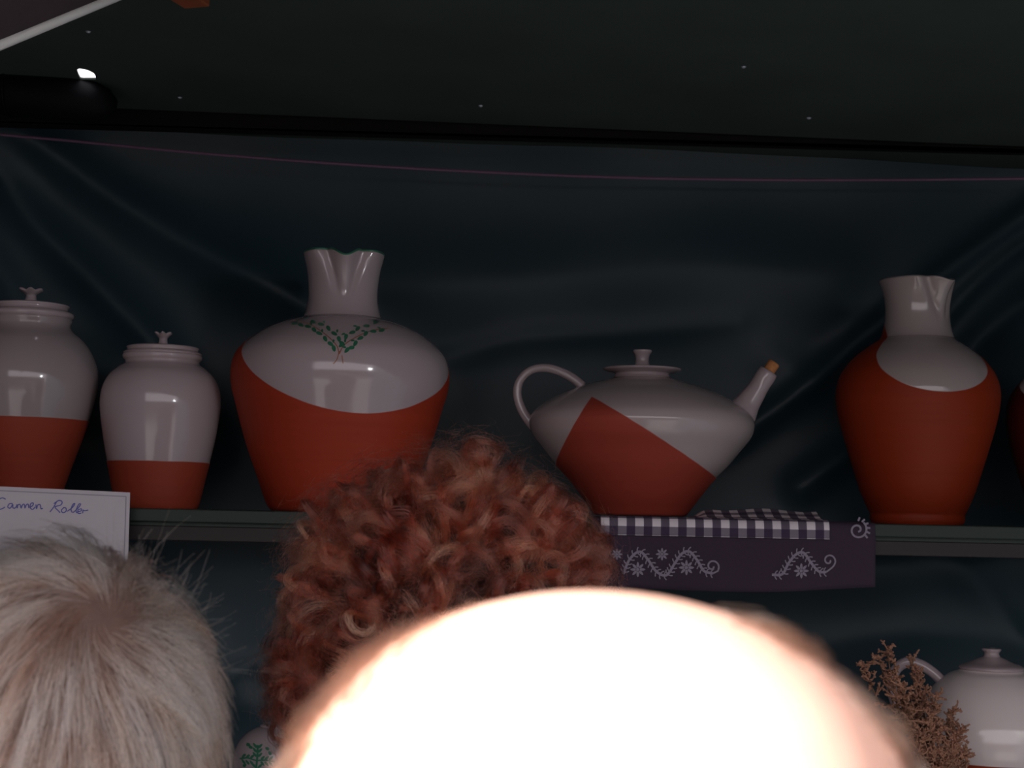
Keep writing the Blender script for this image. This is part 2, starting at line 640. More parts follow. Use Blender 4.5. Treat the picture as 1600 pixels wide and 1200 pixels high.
def star_knob(P, ax_dx, y_top, y_bot, r_top, r_neck, r_bot, pts=6, amp=.22):
    pr = [(r_bot, y_bot), (r_bot * .72, y_bot - .18 * (y_bot - y_top)), (r_neck, y_bot - .45 * (y_bot - y_top)), (r_neck * 1.02, y_bot - .62 * (y_bot - y_top)),
          (r_top * .85, y_bot - .80 * (y_bot - y_top)), (r_top, y_top + .08 * (y_bot - y_top)), (r_top * .8, y_top + .02 * (y_bot - y_top)), (r_top * .35, y_top + .1 * (y_bot - y_top)), (1, y_top + .08 * (y_bot - y_top))]
    pr = P.prof(pr, 4)
    zt, zb = (P.yb - y_top) * P.k, (P.yb - y_bot) * P.k

    def mod(th, r, z):
        f = max(0, (z - zb) / (zt - zb) - .6) / .4
        return r * (1 + amp * f * math.cos(pts * th + .5)), z + f * .0012 * math.cos(pts * th + .5)
    return lathe(pr, 60, mod)


def decal(P, Rf, polys, mat, name, parent, off=.0006):
    """flat painted marks laid on the turned surface: polys in picture px (outline lists)"""
    V, Fc = [], []
    for poly in polys:
        i0 = len(V)
        for px, py in poly:
            x = (px - P.ax) * P.k
            z = (P.yb - py) * P.k
            R = Rf(z) + off
            x = max(-R * .999, min(R * .999, x))
            V.append((x, -math.sqrt(max(R * R - x * x, 1e-9)), z))
        Fc.append(tuple(range(i0, len(V))))
    return mesh_obj(name, V, Fc, mat, parent, None, True)


def rfun(prof):
    zs_ = np.array([p[1] for p in prof])
    rs_ = np.array([p[0] for p in prof])
    o = np.argsort(zs_)
    return lambda z: float(np.interp(z, zs_[o], rs_[o]))


def leaf(x, y, ang, L, W):
    c, s_ = math.cos(ang), math.sin(ang)
    out = []
    for k in range(10):
        q = 2 * PI * k / 10
        u, v = L * math.cos(q), W * math.sin(q) * (1 - .25 * math.cos(q))
        out.append((x + u * c - v * s_, y + u * s_ + v * c))
    return out


def stroke(pts, w, n=5):
    """ribbon polygons (quads) along a smoothed 2D line"""
    cp = catmull([(x, y, 0) for x, y in pts], n)
    out = []
    L = []
    for i, p in enumerate(cp):
        q = cp[min(i + 1, len(cp) - 1)] - cp[max(i - 1, 0)]
        ln = math.hypot(q[0], q[1]) + 1e-9
        nx, ny = -q[1] / ln, q[0] / ln
        L.append(((p[0] + nx * w / 2, p[1] + ny * w / 2), (p[0] - nx * w / 2, p[1] - ny * w / 2)))
    for a, b in zip(L[:-1], L[1:]): out.append([a[0], b[0], b[1], a[1]])
    return out


def spout_rim(theta0, amp, wid, y_from, y_rim, P, dip, pinch=.6, pw=.26, off=.62):
    z0, z1 = (P.yb - y_from) * P.k, (P.yb - y_rim) * P.k

    def mod(th, r, z):
        f = (z - z0) / (z1 - z0)
        if f <= 0: return r, z
        f = min(f, 1.1)
        d = (th - theta0 + PI) % (2 * PI) - PI
        # the lip widens from a point at the bottom to its full width at the rim
        wd = wid * (.25 + .75 * f)
        g = math.exp(-(d / wd) ** 2)
        od = off * (.30 + .70 * f)
        pn = math.exp(-((abs(d) - od) / (pw * (.4 + .6 * f))) ** 2)
        ff = f ** .9
        r2 = r * (1 + amp * g * ff - pinch * pn * ff)
        back = .04 * f ** 3 * math.cos(2 * d)
        return r2 * (1 + back), z - dip * P.k * math.exp(-(d / (wid * 1.0)) ** 2) * f ** 3
    return mod


# ---- big round-bellied vase with painted leaves
P = Pot('spouted_vase', 526, 2.25, ZS, 'large round-bellied terracotta and white glazed vase with painted green leaf sprays', 'vase')
outer = P.prof([(98, P.yb), (104, 796), (111, 783), (124, 747), (138, 710), (150, 673), (160, 637), (167, 612), (169.5, 592), (168, 572), (162, 556), (151, 543), (138, 532), (122, 521), (104, 512), (84, 505), (64, 501)], 5)
mt = pottery('vase_with_leaves_glaze', [P.plane(531 + 0, -.158 * -1 * -1, .78)], terra=(.34, .036, .014))
P.put('body', lathe(wall_prof(outer, .006), 128), mt)
nk = P.prof([(66, 504), (62, 500), (58, 490), (54.5, 472), (54, 455), (56, 435), (59, 420), (63, 408), (66, 399)], 5)
P.put('neck', lathe(wall_prof(nk, .005), 128, spout_rim(.03, .10, .22, 472, 400, P, 11, .20, .17, .50), cap0=False, cap1=False), M_glaze)
Rf = rfun(outer)
# two pairs of leaf rows running down to a small stalk
polys = []
rowsL = [[(455, 519), (465, 523), (476, 526), (485, 532), (493, 538), (502, 547), (510, 555), (515, 562)],
         [(470, 507), (483, 517), (495, 522), (506, 529), (515, 538), (522, 547), (527, 554)]]
rowsR = [[(585, 528), (572, 531), (561, 536), (553, 544), (546, 553), (540, 560), (534, 564)],
         [(576, 514), (562, 522), (549, 528), (541, 535), (532, 543), (526, 556)]]
for rw, sg in ((rowsL[0], 1), (rowsL[1], 1), (rowsR[0], -1), (rowsR[1], -1)):
    for i, (x, y) in enumerate(rw):
        j = min(i, len(rw) - 2)
        an = math.atan2(rw[j + 1][1] - rw[j][1], rw[j + 1][0] - rw[j][0]) + (.35 if i % 2 else -.3)
        polys.append(leaf(x, y, an, 5.2, 2.9))
        if i % 2 == 0: polys.append(leaf(x + sg * 4, y - 4.5, an + 1.0, 3.0, 1.6))
decal(P, Rf, polys, M_green_paint, 'painted_leaves', P.o)
st = []
for pts in ([(452, 512), (478, 522), (500, 538), (518, 556), (523, 570)], [(598, 522), (570, 530), (548, 542), (530, 556), (523, 570)], [(523, 566), (520, 578), (515, 585)], [(527, 572), (529, 584)]):
    st += stroke(pts, 1.5)
decal(P, Rf, st, M_brown_paint, 'painted_stalks', P.o, .0004)
# painted green line round the rim
tr = []
zt = nk[-1][1]
mod = spout_rim(.03, .10, .22, 472, 400, P, 11, .20, .17, .50)
pts = []
for k in range(97):
    th = -PI + 2 * PI * k / 96
    r_, z_ = mod(th, nk[-1][0] - .0015, zt + .0012)
    pts.append(Vector((r_ * math.sin(th), -r_ * math.cos(th), z_ + .0008)))
V, Fc = tube(pts, .0016, 6, caps=False)
mesh_obj('painted_rim', V, Fc, M_green_paint, P.o)

# ---- vase on the right
P = Pot('spouted_vase', 1433, 2.25, ZS, 'tall shouldered terracotta vase with white neck and slanted white glaze, right of the teapot', 'vase')
outer = P.prof([(66, P.yb), (69, 815), (70, 810), (70, 804), (73, 798), (79, 785), (87, 764), (100, 722), (112, 681), (119, 652), (122, 628), (120, 608), (112, 588), (96, 568), (76, 552), (58, 540)], 6)
mt = pottery('slanted_glaze_vase', [P.plane(520, -.266, .836)], terra=(.26, .027, .006), glaze=(.37, .30, .295))
P.put('body', lathe(wall_prof(outer, .006), 128), mt)
nk = P.prof([(60, 542), (55, 536), (51, 524), (48.5, 507), (48.5, 488), (51, 470), (54, 458), (57, 449)], 5)
P.put('neck', lathe(wall_prof(nk, .005), 128, spout_rim(.85, .16, .24, 512, 449, P, 6, .16, .17, .55), cap0=False, cap1=False), mt)

# ---- dark sliver of a further vase at the right edge
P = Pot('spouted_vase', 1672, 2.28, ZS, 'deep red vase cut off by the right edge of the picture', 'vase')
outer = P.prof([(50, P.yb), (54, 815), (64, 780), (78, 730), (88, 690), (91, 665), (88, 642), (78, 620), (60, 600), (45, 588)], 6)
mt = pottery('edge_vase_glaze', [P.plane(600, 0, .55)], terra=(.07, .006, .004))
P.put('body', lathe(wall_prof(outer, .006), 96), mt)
nk = P.prof([(46, 590), (42, 580), (39, 560), (39, 540), (44, 515), (47, 508)], 5)
P.put('neck', lathe(wall_prof(nk, .005), 96, None, cap0=False, cap1=False), M_glaze)


# ---- lidded jars
def jar(name, ax, Y, body, lid, line, knob, label, terra):
    P = Pot(name, ax, Y, ZS, label, 'jar')
    b = [(r, (P.yb if y is None else y)) for r, y in body]
    outer = P.prof(b, 6)
    mt = pottery('jar_glaze', [(0, 0, 1, -(P.yb - line) * P.k)], terra=terra, glaze=GLAZE if ax > 100 else (.34, .27, .275))  # leftmost jar's glaze darkened in place of the dimmer light there
    P.put('body', lathe(wall_prof(outer, .005), 112), mt)
    l = P.put('lid', lathe(P.prof(lid, 3), 96), M_glaze)
    V, Fc = star_knob(P, 0, *knob)
    mesh_obj('knob', V, Fc, M_glaze, l)
    return P


jar('lidded_jar', 34, 2.25,
    [(50, None), (54, 785), (64, 751), (75, 716), (87, 680), (94, 657), (101, 630), (104, 608), (103.5, 592), (100, 575), (92, 557), (80, 541), (66, 529), (61, 523), (60, 518), (62, 512), (61, 507)],
    [(50, 512), (62, 508), (64, 502), (60, 499), (56, 497), (55, 493), (57, 491), (56, 488.5), (45, 486.5), (25, 485), (8, 484)],
    661.5, (464, 488, 17, 8, 13, 6, .16),
    'larger white over terracotta lidded jar cut by the left edge, behind the card', (.29, .044, .022))
jar('lidded_jar', 245, 2.25,
    [(60, None), (64, 785), (71, 752), (78.5, 717), (85.5, 681), (90, 650), (91, 631), (88, 610), (79, 592), (66, 580), (57, 574), (56, 570), (59.5, 566), (60, 561), (57, 558)],
    [(50, 562), (59, 559), (58, 556), (54, 554), (54, 551), (55, 549), (50, 547), (35, 546), (20, 545), (8, 544)],
    724, (525, 549, 12.5, 6.5, 11, 6, .2),
    'smaller white over terracotta lidded jar between the left jar and leaf-painted vase', (.29, .044, .022))

# ---- big teapot with a slanted bare clay field
P = Pot('teapot', 1000, 2.25, ZS + .004, 'wide white glazed teapot with slanted terracotta field, standing on the gingham cloth', 'teapot')
outer = P.prof([(68, P.yb), (73, 803), (80, 793), (101, 765), (116, 747), (134, 728), (153, 704), (169, 684), (175, 667), (174, 656), (168, 646), (152, 633), (126, 618), (93, 605), (62, 596), (46, 592)], 6)


def side(pA, pB, inside):
    (x0, y0), (x1, y1) = pA, pB
    A = P.loc(x0, y0)
    B = P.loc(x1, y1)
    nx, nz = -(B.z - A.z), (B.x - A.x)
    ln = math.hypot(nx, nz)
    nx, nz = nx / ln, nz / ln
    d = -(nx * A.x + nz * A.z)
    I = P.loc(*inside)
    if nx * I.x + nz * I.z + d > 0: nx, nz, d = -nx, -nz, -d
    return (nx, 0, nz, d)


mt = pottery('teapot_glaze', [side((926, 631), (1118, 747), (980, 760)), side((926, 631), (872, 722), (980, 760))], terra=(.36, .054, .034), glaze=(.46, .37, .37))
P.put('body', lathe(wall_prof(outer, .006), 128), mt)
l = P.put('lid', lathe(P.prof([(36, 597), (43, 594), (43, 588), (42, 584.5), (50, 583), (58, 580.5), (60.5, 578.5), (60, 576.5), (48, 575), (30, 573.5), (14, 571.5), (8, 571)], 3), 96), M_glaze)
V, Fc = lathe(P.prof([(13, 574), (11, 568), (10.5, 561), (12, 555), (14.5, 551), (15, 548.5), (13, 547), (8, 548.5), (1, 548.5)], 4), 48)
mesh_obj('knob', V, Fc, M_glaze, l)
hp = catmull([(908, 606, 0), (893, 594, 0), (872, 583, 0), (848, 577.5, 0), (825, 582, 0), (809, 598, 0), (805, 618, 0), (811, 640, 0), (822, 658, 0), (834, 672, 0)], 5)
path = [P.loc(x, y) for x, y, _ in hp]
rr = [(6.3 + 1.4 * abs(i / (len(hp) - 1) - .45) * 2) * P.k for i in range(len(hp))]
P.put('handle', tube(path, rr, 18), M_glaze)
sp = catmull([(1136, 664, 0), (1152, 646, 0), (1165, 627, 0), (1180, 604, 0), (1196, 578, 0)], 6)
rs = np.interp(range(len(sp)), [0, 6, 12, 18, 20, 22, len(sp) - 1], np.array([34, 27, 19.5, 15.8, 15.2, 15.8, 15.2])) * P.k
V1 = tube([P.loc(x, y) for x, y, _ in sp], list(rs), 28)
s_ = P.put('spout', V1, M_glaze)
V, Fc = tube([P.loc(1194, 581), P.loc(1199, 573), P.loc(1204, 565.5), P.loc(1205, 564)], [9 * P.k, 9.5 * P.k, 9.7 * P.k, 8 * P.k], 20)
mesh_obj('cork', V, Fc, M_cork, s_)

# ---- lidded teapot on the lower shelf
P = Pot('teapot', 1550, 2.20, ZL, 'white lidded teapot with a cone-shaped lid on the lower shelf, behind dried flowers', 'teapot')
outer = P.prof([(64, P.yb), (78, P.yb - 8), (98, 1218), (110, 1192), (114, 1165), (110, 1138), (98, 1112), (82, 1090), (62, 1073), (46, 1066)], 6)
mt = pottery('low_teapot_glaze', [(0, 0, 1, -(P.yb - 1189) * P.k)], glaze=(.76, .65, .64))  # paler glaze stands in for the extra sky light on this pot
P.put('body', lathe(wall_prof(outer, .006), 112), mt)
l = P.put('lid', lathe(P.prof([(34, 1068), (42, 1066), (46, 1064), (47, 1061), (42, 1057.5), (30, 1053.5), (20, 1049), (13, 1046)], 4), 80), M_glaze)
V, Fc = lathe(P.prof([(14, 1048), (11, 1043), (11, 1040), (13.5, 1037), (14, 1035), (11, 1033.5), (5, 1034), (1, 1034)], 4), 40)
mesh_obj('knob', V, Fc, M_glaze, l)
hp = catmull([(1484, 1090, 0), (1468, 1074, 0), (1448, 1062, 0), (1428, 1060, 0), (1412, 1074, 0), (1408, 1100, 0), (1418, 1130, 0), (1442, 1152, 0)], 5)
P.put('handle', tube([P.loc(x, y) for x, y, _ in hp], [8 * P.k] * len(hp), 16), M_glaze)
sp = catmull([(1640, 1150, 0), (1672, 1120, 0), (1690, 1088, 0), (1702, 1058, 0)], 5)
P.put('spout', tube([P.loc(x, y) for x, y, _ in sp], list(np.linspace(26, 11, len(sp)) * P.k), 20), M_glaze)

# ---- sugar pot, lower left
P = Pot('sugar_pot', 434, 2.16, ZL, 'small round white lidded pot with green painted sprigs, at the bottom', 'pot')
outer = P.prof([(34, P.yb), (44, P.yb - 5), (60, 1235), (68, 1205), (68, 1185), (62, 1166), (50, 1152), (36, 1144), (26, 1141)], 6)
P.put('body', lathe(wall_prof(outer, .004), 96), M_glaze)
l = P.put('lid', lathe(P.prof([(20, 1143), (29, 1142), (30, 1139.5), (22, 1137), (12, 1134), (8, 1133)], 4), 64), M_glaze)
V, Fc = star_knob(P, 0, 1119, 1136, 13, 7, 10, 7, .22)
mesh_obj('knob', V, Fc, M_glaze, l)
Rf = rfun(outer)
polys = stroke([(402, 1162), (402, 1180), (400, 1204), (398, 1225)], 3) + stroke([(376, 1184), (388, 1181), (400, 1183), (414, 1182), (428, 1184)], 2.2)
for q in range(4):
    for k in range(3):
        bx, by = 402, 1183
        dx, dy = ((0, -1), (1, 0), (0, 1), (-1, 0))[q]
        x, y = bx + dx * (8 + 6 * k), by + dy * (8 + 6 * k)
        for sg in (-1, 1): polys.append(leaf(x + sg * 4 * abs(dy), y + sg * 4 * abs(dx), math.atan2(dy, dx) + sg * .8, 4.2, 1.8))
for x, y in ((388, 1163), (392, 1166), (416, 1166), (420, 1172), (388, 1198), (384, 1192), (418, 1196)): polys.append(leaf(x, y, x * 1.7, 3.2, 2.2))
decal(P, Rf, polys, M_green_paint, 'painted_sprig', P.o, .0008)

# ------------------------------------------------------------------ cloths on the upper shelf
M_navy = simple_mat('navy_printed_cotton', (.037, .018, .038), .85, .12, 300, .15)
M_print = simple_mat('pale_lilac_print', (.26, .22, .28), .85, .3, 500, 0)


def gingham():
    t = NT('navy_white_gingham')
    uv = t.n('ShaderNodeUVMap')
    sp = t.n('ShaderNodeSeparateXYZ')
    t.l(uv.outputs[0], sp.inputs[0])
    p = 26.6 * px_m

    def band(src, per, off):
        f = t.math('FRACT', t.math('ADD', t.math('DIVIDE', src, per), off))
        return t.math('MULTIPLY', t.math('GREATER_THAN', f, .03), t.math('LESS_THAN', f, .53))
    a = band(sp.outputs[0], p, .0)
    b = band(sp.outputs[1], p, .0)
    s = t.math('ADD', a, b)
    c1 = t.mix(t.math('MULTIPLY', s, 1.0, clamp=True), (.045, .028, .06), (.20, .165, .21))
    c2 = t.mix(t.math('SUBTRACT', s, 1.0, clamp=True), c1, (.74, .66, .70))
    # only the threads running down carry on as half tone, the crosswise ones stay dark
    only_b = t.math('MULTIPLY', b, t.math('SUBTRACT', 1.0, a))
    c3 = t.mix(t.math('MULTIPLY', only_b, .6), c2, (.06, .04, .075))
    t.l(c3, t.b.inputs['Base Color'])
    t.b.inputs['Roughness'].default_value = .9
    t.bump(t.noise(900, 2), .15, .0005)
    return t.m


def drape(name, x0, x1, path, wave, mat, nx=120, uvoff=0, lift=None, corner=None):
    """cloth running over the shelf and down its front; path: list of (y, z); wave(x, s)->dy"""
    V, Fc, UV = [], [], []
    s = [0]
    for a, b in zip(path[:-1], path[1:]): s.append(s[-1] + math.hypot(b[0] - a[0], b[1] - a[1]))
    n = len(path)
    for i in range(nx + 1):
        x = x0 + (x1 - x0) * i / nx
        for j in range(n):
            y, z = path[j]
            fall = max(0, (ZS - z) / .09)
            dz = lift(x, y) if lift else 0
            if corner and z < ZS: z = ZS + (z - ZS) * corner(i / nx)
            V.append((x, y - wave(x, fall), z + dz))
            UV.append((x - x0, s[-1] - s[j] + uvoff))
    for i in range(nx):
        for j in range(n - 1):
            a = i * n + j
            Fc.append((a, a + 1, a + n + 1, a + n))
    o = mesh_obj(name, V, Fc, mat)
    uvl = o.data.uv_layers.new(name='UVMap')
    for lp in o.data.loops: uvl.data[lp.index].uv = UV[lp.vertex_index]
    md = o.modifiers.new('t', 'SOLIDIFY')
    md.thickness = .0009
    md.offset = -1
    return o


def wave1(x, f): return (.0035 * math.sin(x * 24) + .002 * math.sin(x * 53 + 1)) * min(f, 1) + .002 * min(f * 3, 1)


xr0, xr1 = unproj(925, 860, 2.09).x, unproj(1369, 860, 2.09).x
z_bot = ZS - 105 * px_m
pth = [(2.40, ZS + .0012), (2.3, ZS + .0012), (2.2, ZS + .0012), (2.13, ZS + .0012), (2.104, ZS + .0014), (2.0975, ZS + .0004), (2.0952, ZS - .004)]
pth += [(2.0950, ZS - .004 - (k / 12) * (105 * px_m - .004)) for k in range(1, 13)]
runner = drape('table_runner', xr0, xr1, pth, wave1, M_navy, corner=lambda u: 1.0 + .04 * math.sin(u * PI) - .07 * max(0, u - .6) / .4)
tag(runner, 'navy runner with pale scroll print hanging over the green shelf edge under the teapot', 'cloth')


def cloth_poly(polys, yoff=.0012):
    V, Fc = [], []
    for poly in polys:
        i0 = len(V)
        for px, py in poly:
            p = unproj(px, py, 2.09)
            f = max(0, (ZS - p.z) / .09)
            # surface of the runner at this x, z
            y = 2.0950 - wave1(p.x, f) - yoff
            V.append((p.x, y, p.z))
        Fc.append(tuple(range(i0, len(V))))
    return V, Fc


def spiral(cx_, cy_, r0, turns, a0, sg=1, n=16):
    return [(cx_ + r0 * (1 - k / n * .82) * math.cos(a0 + sg * turns * 2 * PI * k / n), cy_ + r0 * (1 - k / n * .82) * math.sin(a0 + sg * turns * 2 * PI * k / n)) for k in range(n + 1)]


def comb(line, L=7, every=2.0, sides=(1, -1), w=1.8):
    """little barbs along a line"""
    cp = catmull([(x, y, 0) for x, y in line], 8)
    out, acc = [], 0
    for a, b in zip(cp[:-1], cp[1:]):
        d = b - a
        ln = math.hypot(d[0], d[1])
        acc += ln
        if acc > every * 3:
            acc = 0
            tx, ty = d[0] / ln, d[1] / ln
            for sg in sides:
                nx, ny = -ty * sg, tx * sg
                out += stroke([(a[0], a[1]), (a[0] + nx * L * .6 + tx * 1.5, a[1] + ny * L * .6 + ty * 1.5), (a[0] + nx * L + tx * 4, a[1] + ny * L + ty * 4)], w, 2)
    return out


def flower(x, y, r):
    out = [leaf(x, y, 0, r * .22, r * .22)]
    for k in range(8):
        q = 2 * PI * k / 8
        out.append(leaf(x + r * .62 * math.cos(q), y + r * .62 * math.sin(q), q, r * .38, r * .17))
    return out


pr = []
L1 = [(974, 897), (984, 874), (1000, 862), (1014, 876), (1026, 893), (1042, 899), (1055, 880), (1066, 865), (1078, 862), (1090, 876), (1100, 892), (1114, 896)]
pr += stroke(L1, 4.0) + comb(L1)
pr += stroke([(1114, 896), (1122, 892)] + spiral(1113, 885, 11, 1.1, .6, -1), 2.6)
L2 = [(1206, 898), (1222, 897), (1232, 880), (1244, 866), (1256, 864), (1268, 880), (1280, 893), (1292, 894)]
pr += stroke(L2, 4.0) + comb(L2)
pr += stroke([(1292, 894), (1302, 886)] + spiral(1296, 876, 10.5, 1.1, .4, -1), 2.6)
for x, y, r in ((964, 866, 9), (997, 890, 12), (1035, 866, 10), (1073, 887, 12), (1252, 892, 12)): pr += flower(x, y, r)
pr += stroke(spiral(1341, 828, 15, 1.35, -.9, 1, 22), 3.0)
for q in range(6):
    a_ = -1.5 + q * .42
    pr += stroke([(1341 + 14 * math.cos(a_), 828 + 14 * math.sin(a_)), (1341 + 20 * math.cos(a_ + .1), 828 + 20 * math.sin(a_ + .1))], 3, 2)
for lo, hi in ((900, 1160), (1160, 1318), (1318, 1400)):
    V, Fc = cloth_poly([q for q in pr if lo <= q[0][0] < hi])
    mesh_obj('scroll_print', V, Fc, M_print, runner)

xg0, xg1 = unproj(938, 820, 2.09).x, unproj(1296, 820, 2.09).x
pg = []
for q in np.linspace(2.36, 2.13, 14): pg.append((float(q), ZS + .0030))
pg += [(2.104, ZS + .0032), (2.0955, ZS + .0016), (2.0925, ZS - .003)]
drop = 25.5 * px_m
pg += [(2.0915, ZS - .003 - (k / 4) * (drop - .003)) for k in range(1, 5)]
xb0, xb1 = unproj(1084, 800, 2.2).x, unproj(1292, 800, 2.2).x


def lift(x, y):
    e = 1 / (1 + math.exp(-(x - xb0 - .006) / .004)) * 1 / (1 + math.exp((x - xb1) / .004))
    return .013 * e * math.exp(-((y - 2.19) / .03) ** 2) * (1 + .15 * math.sin(x * 60))


g = drape('gingham_cloth', xg0, xg1, pg, lambda x, f: .002 + .9 * wave1(x, f), gingham(), nx=140, uvoff=-.5 * 26.6 * px_m - .0115 + .0115, lift=lift)
tag(g, 'narrow navy and white gingham cloth folded over the shelf edge above the printed runner', 'cloth')

# ------------------------------------------------------------------ card with handwriting
YC = 2.075
c = [unproj(-150, 753, YC), unproj(203, 769.5, YC), unproj(199, 905, YC), unproj(-156, 890, YC)]
t = empty('name_card', (c[0] + c[2]) / 2)


def rel_(ps): return [p - t.location for p in ps]


V = rel_(c + [q + Vector((0, .0018, 0)) for q in c])
bm = bmesh.new()
vs = [bm.verts.new(v) for v in V]
for f in ((0, 1, 2, 3), (7, 6, 5, 4), (0, 4, 5, 1), (1, 5, 6, 2), (2, 6, 7, 3), (3, 7, 4, 0)): bm.faces.new([vs[i] for i in f])
bm_obj('card', bm, M_card, t)
# bevelled line near the edge
fr = stroke([(-145, 760), (0, 766.6), (197, 775.8)], 1.6, 2) + stroke([(197, 775.8), (195.4, 830), (193.2, 900)], 1.6, 2)


def card_marks(polys, name, mat, off):
    V, Fc = [], []
    for poly in polys:
        i0 = len(V)
        for px, py in poly: V.append(unproj(px, py, YC - off) - t.location)
        Fc.append(tuple(range(i0, len(V))))
    return mesh_obj(name, V, Fc, mat, t)


card_marks(fr, 'border_line', M_card_edge, .0004)
hw = []
W_ = 1.7
for pts in (
        [(9, 780), (3, 778), (-5, 783), (-9, 791), (-5, 796), (3, 795), (8, 792)],                              # C
        [(20, 787), (15, 787), (12, 792), (16, 794), (20, 788), (20, 793), (23, 794), (26, 791)],               # a
        [(26, 788), (27, 794), (28, 789), (32, 788)],                                                           # r
        [(32, 789), (33, 794), (35, 789), (38, 788), (39, 794), (41, 789), (44, 788), (45, 794)],               # m
        [(46, 793), (51, 790), (52, 786), (48, 787), (47, 793), (51, 796), (55, 792)],                          # e
        [(56, 788), (57, 795), (59, 789), (63, 789), (64, 795), (67, 794)],                                     # n
        [(89, 783), (84, 792), (78, 800)], [(84, 787), (92, 782), (97, 784), (95, 789), (86, 792), (90, 797), (94, 801)],   # R
        [(100, 793), (96, 797), (98, 801), (103, 799), (103, 794), (99, 793)],                                  # o
        [(105, 799), (113, 793), (117, 787), (114, 788), (111, 796), (113, 801)],                               # l
        [(114, 801), (121, 795), (126, 788), (123, 788), (119, 797), (120, 802)],                               # l
        [(121, 800), (127, 798), (127, 795), (122, 797), (122, 802), (127, 802)],                               # e
        [(129, 802), (130, 797), (132, 798), (138, 797)]):                                                      # r
    hw += stroke(pts, W_, 4)
card_marks(hw, 'handwriting', M_ink, .0006)
# two bulldog clips hold the card to the shelf edge
tag(t, 'white card with blue handwriting fixed to the shelf edge in front of the jars', 'card')
for xx in (-110,):
    p = unproj(xx, 800, 2.088) - t.location
    bm_obj('clip', box_bm(p.x - .01, p.x + .01, p.y - .011, p.y + .012, p.z - .012, p.z + .012, .001), M_black, t)

# ------------------------------------------------------------------ dried flowers in a clay pot
YP = 2.02
base = unproj(1452, 1300, YP)
base.z = ZL
t = empty('dried_flowers', base)
tag(t, 'bunch of brown dried flower sprigs in front of the lower white teapot', 'plant')
kp = YP / F
V, Fc = lathe(wall_prof([(.022, 0), (.028, .012), (.030, .03), (.026, .05), (.024, .06), (.027, .068)], .003), 48)
mesh_obj('clay_pot', V, Fc, M_clay, t)
R_ = random.Random(5)


def sprig(tip, b, dens, seed, Y):
    r_ = random.Random(seed)
    tipw = unproj(tip[0], tip[1], Y) - t.location
    root = Vector((r_.uniform(-.012, .012), r_.uniform(-.012, .012), .045))
    mid = root.lerp(tipw, .5) + Vector((b, r_.uniform(-.02, .02), .03))
    parts = []
    pts = [root.lerp(mid, s).lerp(mid.lerp(tipw, s), s) for s in np.linspace(0, 1, 16)]
    parts.append(tube(pts, list(np.linspace(.0013, .0007, 16)), 5))
    stem = join(parts)
    fl = []
    for k in range(dens):
        s = 1 - .62 * r_.random() ** 1.5
        i = s * 15
        i0 = min(14, int(i))
        p = pts[i0].lerp(pts[i0 + 1], i - i0)
        d = Vector((r_.gauss(0, 1), r_.gauss(0, .9), r_.gauss(.35, .8))).normalized()
        L = r_.uniform(.008, .023) * (1.0 - .35 * s)
        c1 = Vector((r_.gauss(0, 1), r_.gauss(0, 1), r_.gauss(.6, 1))).normalized()
        q = [p, p + d * L * .4, p + d * L * .75 + c1 * L * .12, p + d * L + c1 * L * .38]
        q = [Vector(v) for v in catmull([tuple(v) for v in q], 3)]
        fl.append(tube(q, [.00075 + .00055 * abs(math.sin(1.9 * j + k)) for j in range(len(q))], 5))
        for j in range(2, len(q)):
            if r_.random() < .75:
                dd = Vector((r_.gauss(0, 1), r_.gauss(0, 1), r_.gauss(.3, 1))).normalized()
                fl.append(tube([q[j], q[j] + dd * .0020, q[j] + dd * .0036], [.0009, .0013, .0004], 5))
    return stem, join(fl)


tips = [(1386, 1014, 0), (1372, 1026, 0), (1342, 1032, .0), (1426, 1034, .0), (1398, 1046, 0), (1434, 1056, 0), (1408, 1068, .0), (1462, 1090, .01), (1442, 1082, 0), (1424, 1100, 0),
        (1488, 1112, .01), (1452, 1118, 0), (1500, 1140, .01), (1470, 1138, 0), (1512, 1178, .015), (1490, 1165, .01), (1440, 1146, 0), (1466, 1172, 0), (1418, 1132, 0), (1500, 1200, .01),
        (1446, 1190, 0), (1484, 1196, 0), (1426, 1168, 0)]
for i, (x, y, b) in enumerate(tips):
    st, fl = sprig((x, y), b - .012 * (x < 1430), 34 if i > 3 else 26, 100 + i, YP + R_.uniform(-.035, .035))
    s_ = mesh_obj('sprig', st[0], st[1], M_stem, t)
    f_ = mesh_obj('blossoms', fl[0], fl[1], M_plant, s_)
    f_['kind'] = 'stuff'


# ------------------------------------------------------------------ people
def eval_mesh(o):
    dg = bpy.context.evaluated_depsgraph_get()
    return bpy.data.meshes.new_from_object(o.evaluated_get(dg))


